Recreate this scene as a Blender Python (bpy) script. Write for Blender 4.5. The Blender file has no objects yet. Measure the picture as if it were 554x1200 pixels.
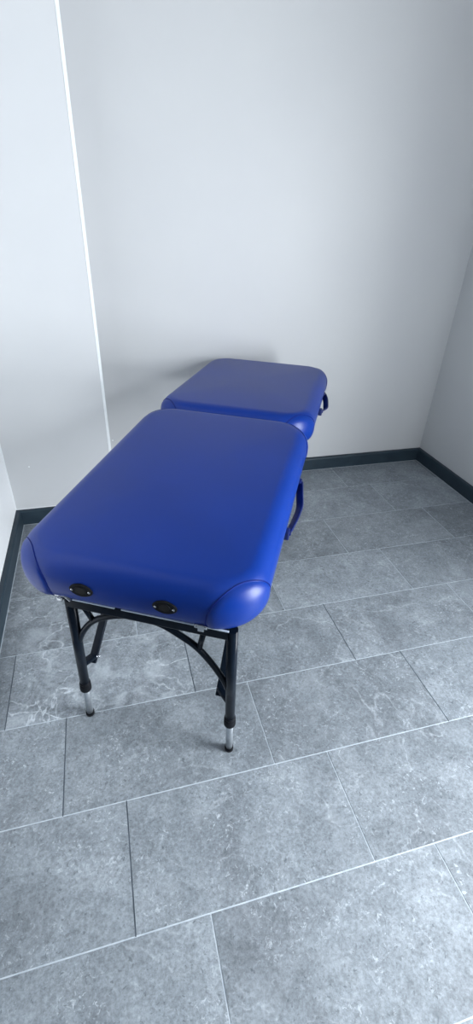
import bpy, bmesh, math, random
from mathutils import Vector, Matrix
random.seed(7)
sc = bpy.context.scene
col = sc.collection

# ------------------------------------------------------------------ camera
cam_d = bpy.data.cameras.new('camera')
cam = bpy.data.objects.new('camera', cam_d)
col.objects.link(cam)
R = Matrix(((0.965991, 0.110405, -0.233819), (-0.256375, 0.526622, -0.810519), (0.033649, 0.8429, 0.537017)))
cam.matrix_world = Matrix.Translation((0.385178, -0.736781, 1.40809)) @ R.to_4x4()
cam_d.sensor_fit = 'VERTICAL'
cam_d.sensor_height = 24.0
cam_d.lens = 559.97 / 1200 * 24.0
cam_d.clip_start = 0.02
sc.camera = cam

# ------------------------------------------------------------------ world, lights, exposure
wd = bpy.data.worlds.new('daylight'); sc.world = wd; wd.use_nodes = True
wn = wd.node_tree.nodes; wl = wd.node_tree.links
bg = wn['Background']; bg.inputs[0].default_value = (0.70, 0.84, 1.0, 1); bg.inputs[1].default_value = 0.6

def area(name, loc, target, sx, sy, power, color):
    d = bpy.data.lights.new(name, 'AREA'); d.shape = 'RECTANGLE'; d.size = sx; d.size_y = sy
    d.energy = power; d.color = color
    o = bpy.data.objects.new(name, d); col.objects.link(o)
    o.location = loc
    o.rotation_euler = (Vector(target) - Vector(loc)).to_track_quat('-Z', 'Y').to_euler()
    return o
# daylight coming in through the window in the right wall and the glazed door behind
area('window_daylight', (2.54, -1.02, 1.08), (0.9, -0.25, 0.85), 0.95, 1.75, 222, (0.92, 0.96, 1.0))
#area('rear_window_daylight', (1.0, -3.25, 1.5), (0.9, 0.6, 0.9), 1.5, 1.5, 5, (0.85, 0.93, 1.0))
vs = sc.view_settings
vs.view_transform = 'Standard'; vs.look = 'None'; vs.gamma = 1.0; vs.use_curve_mapping = False
vs.exposure = 0.0

# ------------------------------------------------------------------ materials
def mat(name, color, rough=0.5, metal=0.0, spec=0.5, coat=0.0):
    m = bpy.data.materials.new(name); m.use_nodes = True
    b = m.node_tree.nodes['Principled BSDF']
    b.inputs['Base Color'].default_value = (*color, 1)
    b.inputs['Roughness'].default_value = rough
    b.inputs['Metallic'].default_value = metal
    b.inputs['Specular IOR Level'].default_value = spec
    b.inputs['Coat Weight'].default_value = coat
    return m

def nodes(m):
    nt = m.node_tree
    def N(t, **k):
        n = nt.nodes.new(t)
        for a, v in k.items(): setattr(n, a, v)
        return n
    return nt, N, nt.links.new, nt.nodes['Principled BSDF']

def noise_var(m, c1, c2, scale, bump=0.0, bscale=200.0, bdist=0.001, lo=0.35, hi=0.65, r1=None, r2=None):
    nt, N, L, b = nodes(m)
    tc = N('ShaderNodeTexCoord'); nz = N('ShaderNodeTexNoise'); nz.inputs['Scale'].default_value = scale
    nz.inputs['Detail'].default_value = 5
    L(tc.outputs['Object'], nz.inputs['Vector'])
    cr = N('ShaderNodeValToRGB'); cr.color_ramp.elements[0].position = lo; cr.color_ramp.elements[1].position = hi
    cr.color_ramp.elements[0].color = (*c1, 1); cr.color_ramp.elements[1].color = (*c2, 1)
    L(nz.outputs['Fac'], cr.inputs['Fac']); L(cr.outputs['Color'], b.inputs['Base Color'])
    if r1 is not None:
        mr = N('ShaderNodeMapRange'); mr.inputs['To Min'].default_value = r1; mr.inputs['To Max'].default_value = r2
        L(nz.outputs['Fac'], mr.inputs['Value']); L(mr.outputs['Result'], b.inputs['Roughness'])
    if bump:
        n2 = N('ShaderNodeTexNoise'); n2.inputs['Scale'].default_value = bscale; n2.inputs['Detail'].default_value = 3
        L(tc.outputs['Object'], n2.inputs['Vector'])
        bp = N('ShaderNodeBump'); bp.inputs['Strength'].default_value = bump; bp.inputs['Distance'].default_value = bdist
        L(n2.outputs['Fac'], bp.inputs['Height']); L(bp.outputs['Normal'], b.inputs['Normal'])

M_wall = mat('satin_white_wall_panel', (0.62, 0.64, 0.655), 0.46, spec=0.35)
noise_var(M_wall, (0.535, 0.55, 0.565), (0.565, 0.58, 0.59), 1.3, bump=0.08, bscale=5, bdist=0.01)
M_wallL = mat('white_painted_wall', (0.80, 0.82, 0.84), 0.5)
noise_var(M_wallL, (0.86, 0.88, 0.90), (0.88, 0.90, 0.91), 2.0)
M_rear = mat('fill_cutting_dark', (0.06, 0.075, 0.09), 0.5); noise_var(M_rear, (0.028, 0.038, 0.048), (0.038, 0.05, 0.062), 3)  # dark tone chosen to cut fill light, unseen surfaces only
M_ceil = mat('ceiling_paint', (0.75, 0.75, 0.75), 0.8); noise_var(M_ceil, (0.30, 0.30, 0.30), (0.34, 0.34, 0.34), 3)
M_caulk = mat('white_sealant', (0.78, 0.82, 0.83), 0.35); noise_var(M_caulk, (0.75, 0.79, 0.8), (0.8, 0.83, 0.84), 30)
M_base = mat('slate_blue_paint', (0.035, 0.055, 0.072), 0.42, spec=0.2); noise_var(M_base, (0.020, 0.034, 0.048), (0.026, 0.043, 0.058), 12, bump=0.1, bscale=60)
M_grout = mat('light_grout', (0.34, 0.40, 0.45), 0.85); noise_var(M_grout, (0.42, 0.48, 0.54), (0.55, 0.61, 0.66), 40)
M_groutd = mat('deep_shadow_grout', (0.06, 0.08, 0.10), 0.9); noise_var(M_groutd, (0.04, 0.055, 0.07), (0.09, 0.11, 0.14), 30)  # grout of the deeper joints, shadow included in its colour
M_black = mat('black_powder_coated_metal', (0.006, 0.010, 0.018), 0.28, spec=0.10); noise_var(M_black, (0.003, 0.006, 0.012), (0.005, 0.009, 0.016), 30, bump=0.1, bscale=400, bdist=0.0004)
M_alu = mat('brushed_aluminium', (0.62, 0.66, 0.70), 0.35, 0.8); noise_var(M_alu, (0.42, 0.46, 0.50), (0.50, 0.54, 0.58), 60)
M_chrome = mat('bright_zinc', (0.75, 0.77, 0.8), 0.22, 1.0); noise_var(M_chrome, (0.45, 0.47, 0.50), (0.6, 0.62, 0.65), 50)
M_rubber = mat('black_rubber', (0.012, 0.013, 0.016), 0.6, spec=0.1); noise_var(M_rubber, (0.005, 0.006, 0.008), (0.009, 0.010, 0.013), 50)
M_hole = mat('black_socket', (0.002, 0.002, 0.003), 0.8); noise_var(M_hole, (0.0015, 0.0015, 0.002), (0.003, 0.003, 0.004), 50)
M_strip = mat('pale_edge_tape', (0.45, 0.52, 0.60), 0.45); noise_var(M_strip, (0.42, 0.49, 0.58), (0.52, 0.60, 0.68), 40)
M_wood = mat('black_stained_board', (0.02, 0.02, 0.022), 0.7); noise_var(M_wood, (0.015, 0.015, 0.017), (0.03, 0.03, 0.032), 20)
BL = (0.004, 0.030, 0.330)
M_vinyl = mat('royal_blue_upholstery_vinyl', BL, 0.38, spec=0.45)
noise_var(M_vinyl, (0.0003, 0.022, 0.185), (0.0005, 0.026, 0.22), 2.5, bump=0.12, bscale=900, bdist=0.0006, r1=0.34, r2=0.40)
M_seam = mat('dark_blue_seam', (0.002, 0.010, 0.12), 0.6, spec=0.1); noise_var(M_seam, (0.002, 0.009, 0.11), (0.002, 0.012, 0.13), 50)
M_strap = mat('blue_vinyl_strap', (0.004, 0.022, 0.22), 0.35); noise_var(M_strap, (0.001, 0.007, 0.070), (0.002, 0.011, 0.10), 40, bump=0.2, bscale=300)
M_frame = mat('white_frame_paint', (0.8, 0.8, 0.8), 0.4); noise_var(M_frame, (0.78, 0.78, 0.78), (0.82, 0.82, 0.82), 5)
M_glass = mat('window_glass', (1, 1, 1), 0.02)
M_glass.node_tree.nodes['Principled BSDF'].inputs['Transmission Weight'].default_value = 1.0
M_glass.node_tree.nodes['Principled BSDF'].inputs['IOR'].default_value = 1.45

_b = M_vinyl.node_tree.nodes['Principled BSDF']
_b.inputs['IOR'].default_value = 1.38; _b.inputs['Sheen Weight'].default_value = 0.0; _b.inputs['Sheen Roughness'].default_value = 0.35; _b.inputs['Sheen Tint'].default_value = (0.45, 0.6, 1.0, 1)
# stone tile: grey limestone look with clouds, specks and pale veins, shifted tile by tile
M_tile = mat('grey_stone_tile', (0.2, 0.23, 0.26), 0.38)
def build_tile():
    nt, N, L, b = nodes(M_tile)
    geo = N('ShaderNodeNewGeometry'); tc = N('ShaderNodeTexCoord')
    mul = N('ShaderNodeMath', operation='MULTIPLY'); mul.inputs[1].default_value = 37.0
    L(geo.outputs['Random Per Island'], mul.inputs[0])
    cmb = N('ShaderNodeCombineXYZ'); L(mul.outputs[0], cmb.inputs[0]); L(mul.outputs[0], cmb.inputs[2])
    add = N('ShaderNodeVectorMath', operation='ADD'); L(tc.outputs['Object'], add.inputs[0]); L(cmb.outputs[0], add.inputs[1])
    V = add.outputs[0]
    def noise(scale, detail=6, rough=0.6, dist=0.0):
        n = N('ShaderNodeTexNoise'); n.inputs['Scale'].default_value = scale; n.inputs['Detail'].default_value = detail
        n.inputs['Roughness'].default_value = rough; n.inputs['Distortion'].default_value = dist
        L(V, n.inputs['Vector']); return n.outputs['Fac']
    def ramp(inp, stops):
        r = N('ShaderNodeValToRGB'); e = r.color_ramp.elements
        e[0].position, e[0].color = stops[0][0], (*stops[0][1], 1)
        e[1].position, e[1].color = stops[-1][0], (*stops[-1][1], 1)
        for p, c in stops[1:-1]:
            x = e.new(p); x.color = (*c, 1)
        L(inp, r.inputs['Fac']); return r.outputs['Color']
    def mix(bt, f, a, c):
        m = N('ShaderNodeMix', data_type='RGBA', blend_type=bt)
        if isinstance(f, float): m.inputs[0].default_value = f
        else: L(f, m.inputs[0])
        L(a, m.inputs[6])
        if isinstance(c, tuple): m.inputs[7].default_value = (*c, 1)
        else: L(c, m.inputs[7])
        return m.outputs[2]
    g = lambda v: (v, v, v)
    basec = ramp(noise(4.5, 8, 0.62, 0.4), [(0.32, (0.145, 0.165, 0.186)), (0.5, (0.190, 0.218, 0.244)), (0.68, (0.25, 0.282, 0.312))])
    # tile to tile tone
    t = N('ShaderNodeMapRange'); t.inputs['To Min'].default_value = 0.88; t.inputs['To Max'].default_value = 1.12
    L(geo.outputs['Random Per Island'], t.inputs['Value'])
    basec = mix('MULTIPLY', 1.0, basec, t.outputs['Result'])
    # fine mottling
    basec = mix('OVERLAY', 0.36, basec, ramp(noise(26, 8, 0.8, 0.5), [(0.36, g(0.22)), (0.64, g(0.78))]))
    basec = mix('OVERLAY', 0.45, basec, ramp(noise(120, 4, 0.8, 0.2), [(0.36, g(0.2)), (0.64, g(0.8))]))
    # pale specks gathered in patches
    sp = ramp(noise(75, 5, 0.8, 0.8), [(0.565, g(0)), (0.64, g(1))])
    pt = ramp(noise(7, 3, 0.5), [(0.42, g(0.12)), (0.62, g(1))])
    spk = mix('MULTIPLY', 1.0, sp, pt)
    f1 = N('ShaderNodeMath', operation='MULTIPLY'); f1.inputs[1].default_value = 0.85; L(spk, f1.inputs[0])
    basec = mix('MIX', f1.outputs[0], basec, (0.50, 0.55, 0.60))
    # dark pits
    pits = ramp(noise(95, 3, 0.6, 0.5), [(0.31, g(1)), (0.38, g(0))])
    f3 = N('ShaderNodeMath', operation='MULTIPLY'); f3.inputs[1].default_value = 0.7; L(pits, f3.inputs[0])
    basec = mix('MIX', f3.outputs[0], basec, (0.07, 0.085, 0.10))
    # veins: zero crossings of warped noise, masked
    at = N('ShaderNodeAttribute'); at.attribute_name = 'veining'
    def vein(scale, width, mscale, m0, m1, strength, base, colr, use=True):
        v = noise(scale, 4, 0.5, 0.5)
        s = N('ShaderNodeMath', operation='SUBTRACT'); s.inputs[1].default_value = 0.5; L(v, s.inputs[0])
        a = N('ShaderNodeMath', operation='ABSOLUTE'); L(s.outputs[0], a.inputs[0])
        k = ramp(a.outputs[0], [(0.0, g(1)), (width, g(0))])
        mk = ramp(noise(mscale, 3, 0.6), [(m0, g(0)), (m1, g(1))])
        k = mix('MULTIPLY', 1.0, k, mk)
        # break the line up
        k = mix('MULTIPLY', 1.0, k, ramp(noise(60, 3, 0.7), [(0.35, g(0.15)), (0.6, g(1))]))
        f = N('ShaderNodeMath', operation='MULTIPLY'); f.inputs[1].default_value = strength; L(k, f.inputs[0])
        if use:
            f2 = N('ShaderNodeMath', operation='MULTIPLY'); L(f.outputs[0], f2.inputs[0]); L(at.outputs['Fac'], f2.inputs[1]); f = f2
        return mix('MIX', f.outputs[0], base, colr)
    cl = N('ShaderNodeMath', operation='MULTIPLY'); L(ramp(noise(10, 6, 0.7, 0.6), [(0.47, g(0)), (0.66, g(0.42))]), cl.inputs[0]); L(at.outputs['Fac'], cl.inputs[1])
    basec = mix('MIX', cl.outputs[0], basec, (0.50, 0.55, 0.60))
    basec = vein(2.2, 0.008, 2.1, 0.42, 0.52, 1.0, basec, (0.60, 0.66, 0.71))
    basec = vein(5.0, 0.010, 3.4, 0.42, 0.55, 0.9, basec, (0.54, 0.59, 0.64))
    basec = vein(11.0, 0.030, 3.0, 0.46, 0.62, 0.3, basec, (0.46, 0.51, 0.56))
    basec = vein(5.0, 0.006, 2.9, 0.52, 0.65, 0.7, basec, (0.06, 0.075, 0.09), False)
    L(basec, b.inputs['Base Color'])
    rr = N('ShaderNodeMapRange'); rr.inputs['To Min'].default_value = 0.34; rr.inputs['To Max'].default_value = 0.56
    L(noise(18, 4), rr.inputs['Value']); L(rr.outputs['Result'], b.inputs['Roughness'])
    bp = N('ShaderNodeBump'); bp.inputs['Strength'].default_value = 0.25; bp.inputs['Distance'].default_value = 0.002
    L(noise(40, 6, 0.7), bp.inputs['Height']); L(bp.outputs['Normal'], b.inputs['Normal'])
build_tile()

# ------------------------------------------------------------------ mesh helpers
def link(name, bm, m, parent=None, smooth=False, kind=None):
    me = bpy.data.meshes.new(name)
    bmesh.ops.recalc_face_normals(bm, faces=bm.faces)
    bm.to_mesh(me); bm.free()
    for mm in (m if isinstance(m, (list, tuple)) else [m]): me.materials.append(mm)
    if smooth:
        for p in me.polygons: p.use_smooth = True
    o = bpy.data.objects.new(name, me); col.objects.link(o)
    if parent is not None: o.parent = parent
    if kind: o['kind'] = kind
    return o

def box(bm, x0, x1, y0, y1, z0, z1, bev=0.0, mi=0):
    r = bmesh.ops.create_cube(bm, size=1.0)
    for v in r['verts']:
        v.co = Vector((x0 + (v.co.x + .5) * (x1 - x0), y0 + (v.co.y + .5) * (y1 - y0), z0 + (v.co.z + .5) * (z1 - z0)))
    fs = set(f for v in r['verts'] for f in v.link_faces)
    for f in fs: f.material_index = mi
    if bev:
        es = list(set(e for v in r['verts'] for e in v.link_edges))
        bmesh.ops.bevel(bm, geom=es, offset=bev, segments=2, affect='EDGES', profile=0.5)

def tube(bm, pts, rad, seg=16, cap=True, up=(0, 0, 1), flat=None):
    """sweep a round (or flat = (half_w, half_t)) section along pts; rad may be a list"""
    pts = [Vector(p) for p in pts]; n = len(pts)
    rads = rad if isinstance(rad, (list, tuple)) else [rad] * n
    rings = []; upv = Vector(up)
    for i, p in enumerate(pts):
        t = (pts[min(i + 1, n - 1)] - pts[max(i - 1, 0)])
        if t.length < 1e-9: t = pts[min(i + 2, n - 1)] - pts[max(i - 2, 0)]
        t.normalize()
        a = t.cross(upv)
        if a.length < 1e-3: a = t.cross(Vector((1, 0, 0)))
        a.normalize(); c = a.cross(t).normalized()
        ring = []
        for s in range(seg):
            th = 2 * math.pi * s / seg
            if flat:
                hw, ht = flat; e = 0.35
                cx = math.copysign(abs(math.cos(th)) ** e, math.cos(th)) * ht
                cy = math.copysign(abs(math.sin(th)) ** e, math.sin(th)) * hw
            else:
                cx = math.cos(th) * rads[i]; cy = math.sin(th) * rads[i]
            ring.append(bm.verts.new(p + a * cx + c * cy))
        rings.append(ring)
    for i in range(n - 1):
        for s in range(seg):
            bm.faces.new((rings[i][s], rings[i][(s + 1) % seg], rings[i + 1][(s + 1) % seg], rings[i + 1][s]))
    if cap:
        bm.faces.new(rings[0][::-1]); bm.faces.new(rings[-1])

def spline(pts, n=8):
    P = [Vector(p) for p in pts]; out = []
    for i in range(len(P) - 1):
        p0 = P[max(i - 1, 0)]; p1 = P[i]; p2 = P[i + 1]; p3 = P[min(i + 2, len(P) - 1)]
        for k in range(n):
            t = k / n
            out.append(0.5 * ((2 * p1) + (p2 - p0) * t + (2 * p0 - 5 * p1 + 4 * p2 - p3) * t * t + (3 * p1 - p0 - 3 * p2 + p3) * t ** 3))
    out.append(P[-1]); return out

# ------------------------------------------------------------------ room
D = 0.305; W = 0.60723
XL, XR = -0.102, 2.366          # front faces of the baseboards
YL, YB = 1.4933, 1.7763
T = 0.023; HB = 0.0807
XS = 0.3721                     # outer corner where the wall steps back
WL, WR = XL - T, XR + T         # wall faces
WYL, WYB = YL + T, YB + T
YREAR, ZC = -3.0, 2.5
TH = 0.12

# floor: tiles with grout between
offs = {0: 0.3114, 1: 0.1421, 2: -0.0424, 3: 0.3945, 4: 0.2259, 5: 0.0624, 6: -0.0859}
# r: tile row r lies between y=(r-1)D and y=rD
offs = {0: 0.3114, 1: 0.1421, 2: -0.0424, 3: 0.3945, 4: 1.4404 , 5: 1.8842, 6: 1.7358}
bm = bmesh.new()
box(bm, WL - TH, WR + TH, YREAR - TH, WYB + TH, -0.08, -0.0012, mi=1)
GW = 0.0026
lay_v = bm.faces.layers.float.new('veining')
dark = {(0, 0), (1, 0), (1, 2), (2, 0), (2, 1), (2, 2)}
step = 0.175
rows = list(range(-9, 7))
for r in rows:
    base = offs[r] if r in offs else offs[0] + (-r) * step
    y0, y1 = (r - 1) * D, r * D
    y1 = min(y1, WYB); y0 = max(y0, YREAR)
    if y1 <= y0: continue
    k0 = math.floor((WL - base) / W) - 1
    for k in range(k0, k0 + 8):
        xa, xb = base + k * W, base + (k + 1) * W
        a, c = max(xa, WL), min(xb, WR)
        if c - a < 0.01: continue
        g = GW / 2
        r_ = bmesh.ops.create_cube(bm, size=1.0)
        vein_amt = {(2, 0): 1.25, (3, -1): 0.9, (3, 0): 0.5, (4, -2): 0.6}.get((r, k), 0.12 + 0.3 * random.random())
        for f in set(f for v in r_['verts'] for f in v.link_faces): f[lay_v] = vein_amt
        x0, x1, yy0, yy1 = a + g, c - g, y0 + g, y1 - g
        for v in r_['verts']:
            top = v.co.z > 0; i = 0.0006 if top else 0.0
            v.co = Vector(((x0 + i) if v.co.x < 0 else (x1 - i), (yy0 + i) if v.co.y < 0 else (yy1 - i), 0.0 if top else -0.004))
    # dark strips for the deeper joints, their shadow put into the colour
    for (rr, k) in dark:
        if rr == r:
            kk = {4: k, 5: k}.get(r, k)
            xj = base + k * W
            box(bm, xj - GW / 2, xj + GW / 2, y0, y1, -0.0011, -0.0004, mi=2)
link('floor', bm, [M_tile, M_grout, M_groutd], kind='structure')

def slab(name, x0, x1, y0, y1, z0, z1, m):
    bm = bmesh.new(); box(bm, x0, x1, y0, y1, z0, z1); return link(name, bm, m, kind='structure')
Z0 = -0.08
slab('wall_left', WL - TH, WL, YREAR, WYL + TH, Z0, ZC, M_wallL)
# back wall with its step: one mesh
bm = bmesh.new()
poly = [(WL - TH, WYL), (XS, WYL), (XS, WYB), (WR + TH, WYB), (WR + TH, WYB + TH), (WL - TH, WYB + TH)]
vb = [bm.verts.new((x, y, Z0)) for x, y in poly]; vt = [bm.verts.new((x, y, ZC)) for x, y in poly]
bm.faces.new(vb[::-1]); bm.faces.new(vt)
for i in range(6): bm.faces.new((vb[i], vb[(i + 1) % 6], vt[(i + 1) % 6], vt[i]))
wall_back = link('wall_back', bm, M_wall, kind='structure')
# white corner bead on the step's outer edge and sealant lines
bm = bmesh.new(); box(bm, XS - 0.011, XS + 0.0015, WYL - 0.002, WYL + 0.0015, HB, ZC, 0.0008)
link('corner_bead', bm, M_caulk, wall_back)
bm = bmesh.new()
tube(bm, [(WL, WYL - 0.001, HB), (XS, WYL - 0.001, HB)], 0.0028, 8)
tube(bm, [(WL + 0.001, WYL - 0.001, HB), (WL + 0.001, WYL - 0.001, ZC)], 0.0022, 8)
link('sealant_line', bm, M_caulk, wall_back)
for (x, y, z) in ((-0.0204, WYL, 0.314), (0.386, WYB, 0.296)):
    bm = bmesh.new()
    tube(bm, [(x, y + 0.001, z), (x, y - 0.0012, z)], 0.004, 12)
    tube(bm, [(x, y + 0.0, z), (x, y - 0.0018, z)], 0.0015, 8)
    link('screw_cap', bm, M_caulk, wall_back)

# right wall with window opening, rear wall with window opening
def wall_with_hole(name, axis, c0, c1, a0, a1, h0, h1, b0, b1, m):
    """axis 'x': wall spans y a0..a1 at x c0..c1; hole y h0..h1, z b0..b1"""
    bm = bmesh.new()
    def bx(p0, p1, z0, z1):
        if axis == 'x': box(bm, c0, c1, p0, p1, z0, z1)
        else: box(bm, p0, p1, c0, c1, z0, z1)
    bx(a0, h0, Z0, ZC); bx(h1, a1, Z0, ZC); bx(h0, h1, Z0, b0); bx(h0, h1, b1, ZC)
    return link(name, bm, m, kind='structure')
WY0, WY1, WZ0, WZ1 = -1.55, -0.50, 0.12, 2.05
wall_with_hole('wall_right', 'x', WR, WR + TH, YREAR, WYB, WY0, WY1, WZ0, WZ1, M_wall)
RX0, RX1, RZ0, RZ1 = 0.25, 1.75, 0.8, 2.2
slab('wall_rear', WL - TH, WR + TH, YREAR - TH, YREAR, Z0, ZC, M_rear)  # unseen rear wall, made dark to keep bounce off the table front
slab('ceiling', WL - TH, WR + TH, YREAR - TH, WYB + TH, ZC, ZC + 0.1, M_ceil)

def window(name, axis, c, h0, h1, z0, z1):
    fr = bmesh.new(); f = 0.05
    def bx(bm, p0, p1, q0, q1, d=0.03):
        if axis == 'x': box(bm, c - d, c + d, p0, p1, q0, q1, 0.003)
        else: box(bm, p0, p1, c - d, c + d, q0, q1, 0.003)
    bx(fr, h0, h1, z0, z0 + f); bx(fr, h0, h1, z1 - f, z1)
    bx(fr, h0, h0 + f, z0 + f, z1 - f); bx(fr, h1 - f, h1, z0 + f, z1 - f)
    mid = (h0 + h1) / 2; bx(fr, mid - 0.025, mid + 0.025, z0 + f, z1 - f)
    w = link(name, fr, M_frame, kind='structure')
    return w
window('window_1', 'x', WR + 0.06, WY0, WY1, WZ0, WZ1)
#window('window_2', 'y', YREAR - 0.06, RX0, RX1, RZ0, RZ1)

# unseen dark door added on the left wall to darken the table's front
bm = bmesh.new(); f_ = 0.07
box(bm, WL, WL + 0.025, -1.75, -1.75 + f_, 0, 2.1, 0.004); box(bm, WL, WL + 0.025, 0.0 - f_, 0.0, 0, 2.1, 0.004); box(bm, WL, WL + 0.025, -1.75, 0.0, 2.1, 2.1 + f_, 0.004)
box(bm, WL, WL + 0.012, -1.75 + f_, -0.88, 0.005, 2.1, 0.003); box(bm, WL, WL + 0.012, -0.876, -f_, 0.005, 2.1, 0.003)
door = link('added_dark_door', bm, M_rear, kind='structure')
for y in (-0.95, -0.81):
    bm = bmesh.new(); tube(bm, [(WL + 0.012, y, 1.0), (WL + 0.05, y, 1.0), (WL + 0.055, y + (0.05 if y > -0.88 else -0.05), 1.0), (WL + 0.055, y + (0.11 if y > -0.88 else -0.11), 1.0)], 0.009, 12)
    link('added_door_handle', bm, M_chrome, door)
# baseboards with a small chamfer along the top front edge
def baseboard(name, p0, p1, nrm, m0=0.0, m1=0.0):
    """front face runs from p0 to p1 (x,y), nrm points to the wall; m0/m1 mitre extension at the wall side"""
    p0 = Vector((*p0, 0)); p1 = Vector((*p1, 0)); n = Vector((*nrm, 0)); t = (p1 - p0).normalized()
    prof = [(0, 0), (0, HB - 0.008), (0.0022, HB - 0.0028), (0.007, HB), (T, HB), (T, 0)]
    bm = bmesh.new(); A = []; B = []
    for d, z in prof:
        A.append(bm.verts.new(p0 + n * d - t * (m0 * d / T) + Vector((0, 0, z))))
        B.append(bm.verts.new(p1 + n * d + t * (m1 * d / T) + Vector((0, 0, z))))
    bm.faces.new(A); bm.faces.new(B[::-1]); k = len(prof)
    for i in range(k): bm.faces.new((A[i], B[i], B[(i + 1) % k], A[(i + 1) % k]))
    return link(name, bm, M_base, kind='structure')
baseboard('baseboard_left', (XL, 0.002), (XL, YL), (-1, 0), 0, T)
baseboard('baseboard_back', (XL, YL), (XS + T, YL), (0, 1), T, 0 - T)
baseboard('baseboard_recess', (XS + T, YL), (XS + T, YB), (-1, 0), -T, T)
baseboard('baseboard_far', (XS + T, YB), (XR, YB), (0, 1), T, T)
baseboard('baseboard_right', (XR, YB), (XR, YREAR), (1, 0), T, 0)
# grout bead between tiles and baseboard on the left
bm = bmesh.new(); box(bm, XL, XL + 0.003, YREAR, YL, 0.0, 0.0008); box(bm, XR - 0.003, XR, YREAR, YB, 0.0, 0.0008); box(bm, XL, XS, YL - 0.003, YL, 0, 0.0008)
box(bm, XS + T, XR, YB - 0.003, YB, 0, 0.0008)
link('trim_1', bm, M_grout, kind='structure')

# ------------------------------------------------------------------ treatment table
root = bpy.data.objects.new('massage_table', None); col.objects.link(root)
root.location = (0.217, 0.304, 0.0); root.rotation_euler = (0, 0, -0.5)
root['label'] = 'royal blue padded folding massage table with black and silver legs, standing diagonally on grey tiles'
root['category'] = 'massage table'

ZT, S1, S2 = 0.735, 0.048, -0.032
U0, U1, V0, VM, V2 = -0.071, 0.547, -0.116, 0.812, 1.657
RC, RE, REB = 0.121, 0.056, 0.036
HTOP, HBOT = 0.063, 0.058

class Pad:
    def __init__(s, u0, u1, v0, v1, z, slope):
        s.u0, s.u1, s.v0, s.v1, s.z, s.s = u0, u1, v0, v1, z, slope
        a = (u1 - u0 - 2 * RC); b = (v1 - v0 - 2 * RC); q = RC * math.pi / 2
        s.segs = [a, q, b, q, a, q, b, q]; s.P = sum(s.segs)
    def plan(s, t):
        """arclength -> (corner centre-ish point on contour, outward normal), start bottom-left going +u along v0"""
        t %= s.P; i = 0
        while t > s.segs[i] + 1e-12: t -= s.segs[i]; i += 1
        c = [(s.u1 - RC, s.v0 + RC), (s.u1 - RC, s.v1 - RC), (s.u0 + RC, s.v1 - RC), (s.u0 + RC, s.v0 + RC)]
        if i % 2 == 1:
            k = i // 2; ang = -math.pi / 2 + k * math.pi / 2 + t / RC
            n = Vector((math.cos(ang), math.sin(ang))); return Vector(c[k]) + n * RC, n
        k = i // 2
        st = [(s.u0 + RC, s.v0), (s.u1, s.v0 + RC), (s.u1 - RC, s.v1), (s.u0, s.v1 - RC)][k]
        d = [(1, 0), (0, 1), (-1, 0), (0, -1)][k]; n = [(0, -1), (1, 0), (0, 1), (-1, 0)][k]
        return Vector(st) + Vector(d) * t, Vector(n)
    def corner_t(s, k):
        return sum(s.segs[:2 * k + 1]) + s.segs[1] / 2
    def zs(s, v): return s.z + s.s * v
    def surf(s, t, ph, off=0.0):
        p, n = s.plan(t)
        pw = 2 / 2.15
        if ph >= 0:
            ins = RE * (1 - math.cos(ph) ** pw); z = -HTOP + HTOP * math.sin(ph) ** pw
        else:
            ins = REB * (1 - max(0, math.cos(ph)) ** (2 / 2.4)); z = -HTOP - HBOT * abs(math.sin(ph)) ** (2 / 2.4)
        q = p - n * ins
        nn = Vector((n.x * math.cos(ph), n.y * math.cos(ph), math.sin(ph)))
        return Vector((q.x, q.y, z + s.zs(q.y))) + nn * off

def make_pad(name, P):
    bm = bmesh.new(); NT = 240; phs = [-math.pi / 2 + math.pi * i / 32 for i in range(33)]
    rings = []
    for ph in phs:
        rings.append([bm.verts.new(P.surf(P.P * j / NT, ph)) for j in range(NT)])
    # crowned top: shrink the last ring to the centre line
    cu, cv = (P.u0 + P.u1) / 2, (P.v0 + P.v1) / 2
    for f in (0.85, 0.65, 0.4, 0.15):
        ring = []
        for v in rings[32]:
            x = cu + (v.co.x - cu) * f; y = cv + (v.co.y - cv) * f
            ring.append(bm.verts.new((x, y, P.zs(y) + 0.006 * (1 - f ** 2))))
        rings.append(ring)
    for i in range(len(rings) - 1):
        for j in range(NT):
            bm.faces.new((rings[i][j], rings[i][(j + 1) % NT], rings[i + 1][(j + 1) % NT], rings[i + 1][j]))
    bm.faces.new(rings[-1]); bm.faces.new(rings[0][::-1])
    return link(name, bm, M_vinyl, root, smooth=True)

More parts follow.
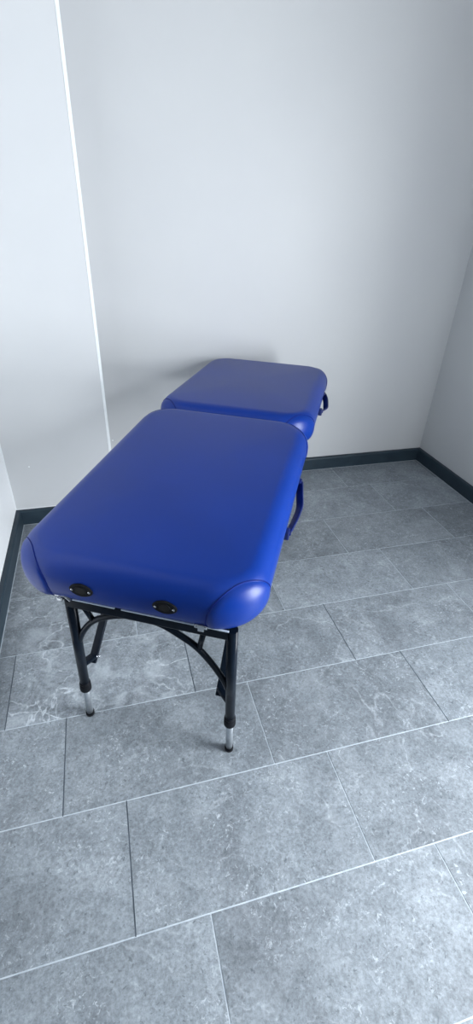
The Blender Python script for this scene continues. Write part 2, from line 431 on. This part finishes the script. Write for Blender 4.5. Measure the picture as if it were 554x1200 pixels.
ZS2 = ZT + S1 * VM - S2 * VM
pads = [Pad(U0, U1, V0, VM - 0.001, ZT, S1), Pad(U0, U1, VM + 0.002, V2, ZS2, S2)]
pad_objs = []
for P in pads:
    po = make_pad('padded_section', P); pad_objs.append(po)
    # sewn corner patches: a puffed leaf of the same vinyl with a dark seam round it
    for k in range(4):
        tc = P.corner_t(k); L = 0.118; top = math.radians(62)
        bm = bmesh.new(); n1, n2 = 28, 18; grid = []
        for i in range(n1 + 1):
            a = -1 + 2 * i / n1; pt = top * math.sqrt(max(0, 1 - a * a)) * 1.0 - math.radians(18) * a * a
            pb = math.radians(-78) * (1 - 0.35 * a * a)
            row = []
            for j in range(n2 + 1):
                g = j / n2; ph = pb + (pt - pb) * g
                edge = min(1, (1 - g) * 5, g * 5, (1 - abs(a)) * 5)
                row.append(bm.verts.new(P.surf(tc + a * L * (0.8 if g < 1 else 0.8), ph, -0.0008 + 0.0044 * math.sin(edge * math.pi / 2))))
            grid.append(row)
        for i in range(n1):
            for j in range(n2):
                bm.faces.new((grid[i][j], grid[i + 1][j], grid[i + 1][j + 1], grid[i][j + 1]))
        patch = link('corner_patch', bm, M_vinyl, po, smooth=True)
        bm = bmesh.new(); pts = []
        for i in range(61):
            a = -1 + 2 * i / 60; pt = top * math.sqrt(max(0, 1 - a * a)) - math.radians(18) * a * a
            pts.append(P.surf(tc + a * L * 0.8, pt, 0.0004))
        lowa = [P.surf(tc - L * 0.8, p, 0.0004) for p in [math.radians(x) for x in range(-60, -20, 5)]]
        lowb = [P.surf(tc + L * 0.8, p, 0.0004) for p in [math.radians(x) for x in range(-25, -65, -5)]]
        tube(bm, lowa + pts + lowb, 0.0014, 6)
        link('seam', bm, M_seam, po, smooth=True)

# underside boards
for P in pads:
    bm = bmesh.new()
    y0, y1 = P.v0 + 0.06, P.v1 - 0.05
    vs_ = []
    for (x, y) in ((P.u0 + 0.06, y0), (P.u1 - 0.06, y0), (P.u1 - 0.06, y1), (P.u0 + 0.06, y1)):
        vs_.append((x, y, P.zs(y) - HTOP - HBOT))
    b_ = [bm.verts.new((x, y, z - 0.018)) for x, y, z in vs_]; t_ = [bm.verts.new((x, y, z + 0.004)) for x, y, z in vs_]
    bm.faces.new(b_[::-1]); bm.faces.new(t_)
    for i in range(4): bm.faces.new((b_[i], b_[(i + 1) % 4], t_[(i + 1) % 4], t_[i]))
    link('underside_board', bm, M_wood, root)

# leg sets ---------------------------------------------------------------
def legset(vf, sgn, visible_end):
    """vf: v of the feet, sgn +1: legs rake towards -v going up"""
    def Q(u, z, dv=0.0): return Vector((u, vf - sgn * (0.14 * z) + sgn * dv, z))
    ZR1 = 0.611; ZR0 = 0.580
    lu = [(0.0, 0.074), (0.467, 0.481)] if visible_end else [(0.034, 0.100), (0.433, 0.450)]
    for (ub, ut) in lu:
        f_ = lambda z: ub + (ut - ub) * z / 0.586
        bm = bmesh.new()
        tube(bm, [Q(f_(z), z) for z in (0.176, 0.4, 0.607)], 0.0136, 24)
        leg = link('leg', bm, M_black, root, smooth=False)
        for p in leg.data.polygons:
            if len(p.vertices) == 4: p.use_smooth = True
        bm = bmesh.new()
        tube(bm, [Q(f_(z), z) for z in (0.163, 0.166, 0.172, 0.196, 0.199)], [0.0155, 0.0172, 0.0172, 0.0165, 0.0142], 24)
        tube(bm, [Q(f_(z), z) for z in (0.196, 0.205, 0.207)], [0.0150, 0.0150, 0.013], 24)
        link('collar', bm, M_rubber, leg, smooth=True)
        bm = bmesh.new(); tube(bm, [Q(f_(z), z) for z in (0.012, 0.1, 0.19)], 0.0105, 24)
        link('leg_extension', bm, M_alu, leg, smooth=True)['label'] = 'silver telescopic leg extension'
        bm = bmesh.new()
        b0 = Q(f_(0.0), 0.0); c1 = Q(f_(0.022), 0.022)
        tube(bm, [b0, b0 + Vector((0, 0, 0.003)), c1 - Vector((0, 0, 0.004)), c1], [0.0120, 0.0135, 0.0130, 0.0112], 24)
        link('rubber_foot', bm, M_rubber, leg, smooth=True)
        bm = bmesh.new()
        p = Q(f_(0.183), 0.183); tube(bm, [p, p + Vector((0.0115, -sgn * 0.0115, 0.0))], 0.0022, 10)
        link('snap_button', bm, M_chrome, leg, smooth=True)
    # end rail
    bm = bmesh.new()
    a = Q(0.070, 0.5945); b = Q(0.474, 0.5955)
    tube(bm, [a, b], 0.015, 24, flat=(0.0170, 0.0140))
    rail = link('end_rail', bm, M_black, root)
    # arched brace
    arch = [(0.052, 0.385), (0.056, 0.411), (0.084, 0.472), (0.125, 0.527), (0.177, 0.560), (0.224, 0.576), (0.268, 0.578), (0.310, 0.569),
            (0.350, 0.543), (0.391, 0.508), (0.428, 0.450), (0.457, 0.386), (0.466, 0.352)]
    bm = bmesh.new(); tube(bm, spline([Q(u, z) for u, z in arch], 6), 0.0082, 14, up=(0, 1, 0))
    link('arched_brace', bm, M_black, root, smooth=True)
    for (p, q_) in (((0.104, 0.585), (0.122, 0.524)), ((0.415, 0.585), (0.398, 0.505))):
        bm = bmesh.new(); tube(bm, [Q(*p), Q(*q_)], 0.0072, 14, up=(0, 1, 0))
        link('strut', bm, M_black, root, smooth=True)
    # folding stays from the leg back up to the underside
    for (u, uo, z0, sl) in (((0.046, 0.037, 0.277, 0.95), (0.434, 0.474, 0.262, 1.2)) if visible_end else ((0.080, 0.066, 0.277, 0.95), (0.405, 0.440, 0.262, 1.2))):
        v_a = vf + sgn * 0.008; zt_ = 0.600
        v_b = v_a + sgn * (zt_ - z0) / sl
        bm = bmesh.new()
        tube(bm, [Vector((u, v_a - sgn * 0.012, z0 - 0.012)), Vector((u, v_b, zt_))], 0.01, 16, up=(1, 0, 0), flat=(0.0115, 0.006))
        stay = link('folding_stay', bm, M_black, root)
        bm = bmesh.new()
        c = Vector((u, v_a, z0 + 0.004)); l_ = Q(uo, z0 + 0.02)
        tube(bm, [c, l_], 0.009, 12, up=(1, 0, 0), flat=(0.012, 0.006))
        link('bracket', bm, M_black, stay)
        s2 = 1 if u > 0.2 else -1
        bm = bmesh.new()
        for cc in (c + Vector((0, 0, 0.0)), c + Vector((0, sgn * 0.012, -0.012))):
            tube(bm, [cc - Vector((0.012, 0, 0)), cc + Vector((0.012, 0, 0))], 0.0042, 10)
        link('bolt', bm, M_chrome if visible_end else M_black, stay, smooth=True)
    return Q
Q = legset(0.0, 1, True)
legset(1.52, -1, False)

# pale edge tape and latches along the near end of the pad
P0 = pads[0]
def edge_pt(u, dz=0.0, out=0.0):
    return Vector((u, -0.1045 - out, 0.6180 + dz))
for (a, b) in ((0.098, 0.205), (0.222, 0.405), (0.428, 0.478)):
    bm = bmesh.new(); tube(bm, [edge_pt(a), edge_pt(b)], 0.003, 12, flat=(0.0013, 0.0025))
    link('edge_tape', bm, M_strip, root)
bm = bmesh.new()
box(bm, 0.400, 0.431, -0.1145, -0.100, 0.6190, 0.6290, 0.0015)
box(bm, 0.408, 0.423, -0.1135, -0.098, 0.609, 0.6210, 0.0015)
tube(bm, [(0.405, -0.1135, 0.625), (0.405, -0.1165, 0.625)], 0.0026, 10); tube(bm, [(0.426, -0.1135, 0.625), (0.426, -0.1165, 0.625)], 0.0026, 10)
link('latch', bm, M_chrome, root)
bm = bmesh.new()
box(bm, 0.052, 0.082, -0.108, -0.090, 0.620, 0.632, 0.003)
box(bm, 0.060, 0.074, -0.112, -0.090, 0.610, 0.6215, 0.0025)
tube(bm, [(0.050, -0.099, 0.633), (0.069, -0.104, 0.633), (0.088, -0.106, 0.622), (0.094, -0.106, 0.616)], 0.005, 12)
link('latch', bm, M_chrome, root)

# two black accessory sockets on the end face, each with a pair of screws
def face_v(z):
    """v of the end face at height z (table coordinates)"""
    best = None
    for i in range(0, 91):
        for s_ in (1, -1):
            p = P0.surf(0.25, math.radians(i) * s_)
            if best is None or abs(p.z - z) < best[0]: best = (abs(p.z - z), p.y)
    return best[1]
for uc in (0.134, 0.335):
    zc = 0.6655; fv = face_v(zc)
    bm = bmesh.new(); out = []
    n = 48
    for lay, (sc_, dv) in enumerate(((1.0, 0.004), (1.0, -0.0022), (0.93, -0.0035))):
        ring = []
        for i in range(n):
            a = 2 * math.pi * i / n
            # lozenge with round middle
            x = 0.029 * math.copysign(abs(math.cos(a)) ** 1.25, math.cos(a)); z = 0.0180 * math.copysign(abs(math.sin(a)) ** 0.95, math.sin(a))
            ring.append(bm.verts.new((uc + x * sc_, fv + dv - 0.0, zc + z * sc_)))
        out.append(ring)
    for i in range(2):
        for j in range(n): bm.faces.new((out[i][j], out[i][(j + 1) % n], out[i + 1][(j + 1) % n], out[i + 1][j]))
    # raised ring and hollow
    prof = [(0.0145, -0.0035), (0.0140, -0.0050), (0.0120, -0.0050), (0.0112, -0.0030)]
    rg = [[bm.verts.new((uc + r * math.cos(2 * math.pi * j / n), fv + d, zc + r * math.sin(2 * math.pi * j / n) * 0.85)) for j in range(n)] for r, d in prof]
    bm.faces.new(out[-1])
    for i in range(3):
        for j in range(n): bm.faces.new((rg[i][j], rg[i][(j + 1) % n], rg[i + 1][(j + 1) % n], rg[i + 1][j]))
    plate = link('accessory_socket', bm, M_rubber, root)
    bm = bmesh.new(); tube(bm, [(uc, fv - 0.0032, zc), (uc, fv - 0.0040, zc)], 0.0115, 24, up=(1, 0, 0)); link('socket_opening', bm, M_hole, plate)
    for sx in (-1, 1):
        bm = bmesh.new(); c = Vector((uc + sx * 0.0215, fv - 0.0034, zc)); tube(bm, [c, c + Vector((0, -0.0015, 0)), c + Vector((0, -0.0022, 0))], [0.0031, 0.0029, 0.0015], 14)
        link('screw', bm, M_chrome, plate)

# carrying handles on the right flank of each section
def handle(pts, z_end):
    root_pts = spline(pts, 8)
    bm = bmesh.new(); tube(bm, root_pts, 0.01, 16, up=(0.75, 0, 0.66), flat=(0.0130, 0.0030))
    h = link('carry_handle', bm, M_strap, root, smooth=True)
    for e, nx in ((pts[0], pts[1]), (pts[-1], pts[-2])):
        e = Vector(e); d = (Vector(nx) - e).normalized()
        bm = bmesh.new(); m_ = e
        box(bm, m_.x - 0.010, m_.x + 0.006, m_.y - 0.014, m_.y + 0.014, m_.z - 0.014, m_.z + 0.014, 0.004)
        t = link('handle_tab', bm, M_strap, h)
        bm = bmesh.new(); tube(bm, [m_ + Vector((0.004, 0, 0)), m_ + Vector((0.009, 0, 0))], 0.004, 12)
        link('rivet', bm, M_seam, h)
    return h
handle([(0.549, 0.275, 0.640), (0.554, 0.310, 0.640), (0.561, 0.375, 0.640), (0.563, 0.430, 0.641), (0.555, 0.490, 0.645), (0.546, 0.555, 0.652)], 0.65)
handle([(0.552, 1.215, 0.662), (0.568, 1.260, 0.660), (0.566, 1.31, 0.662), (0.560, 1.37, 0.664), (0.547, 1.43, 0.666)], 0.66)
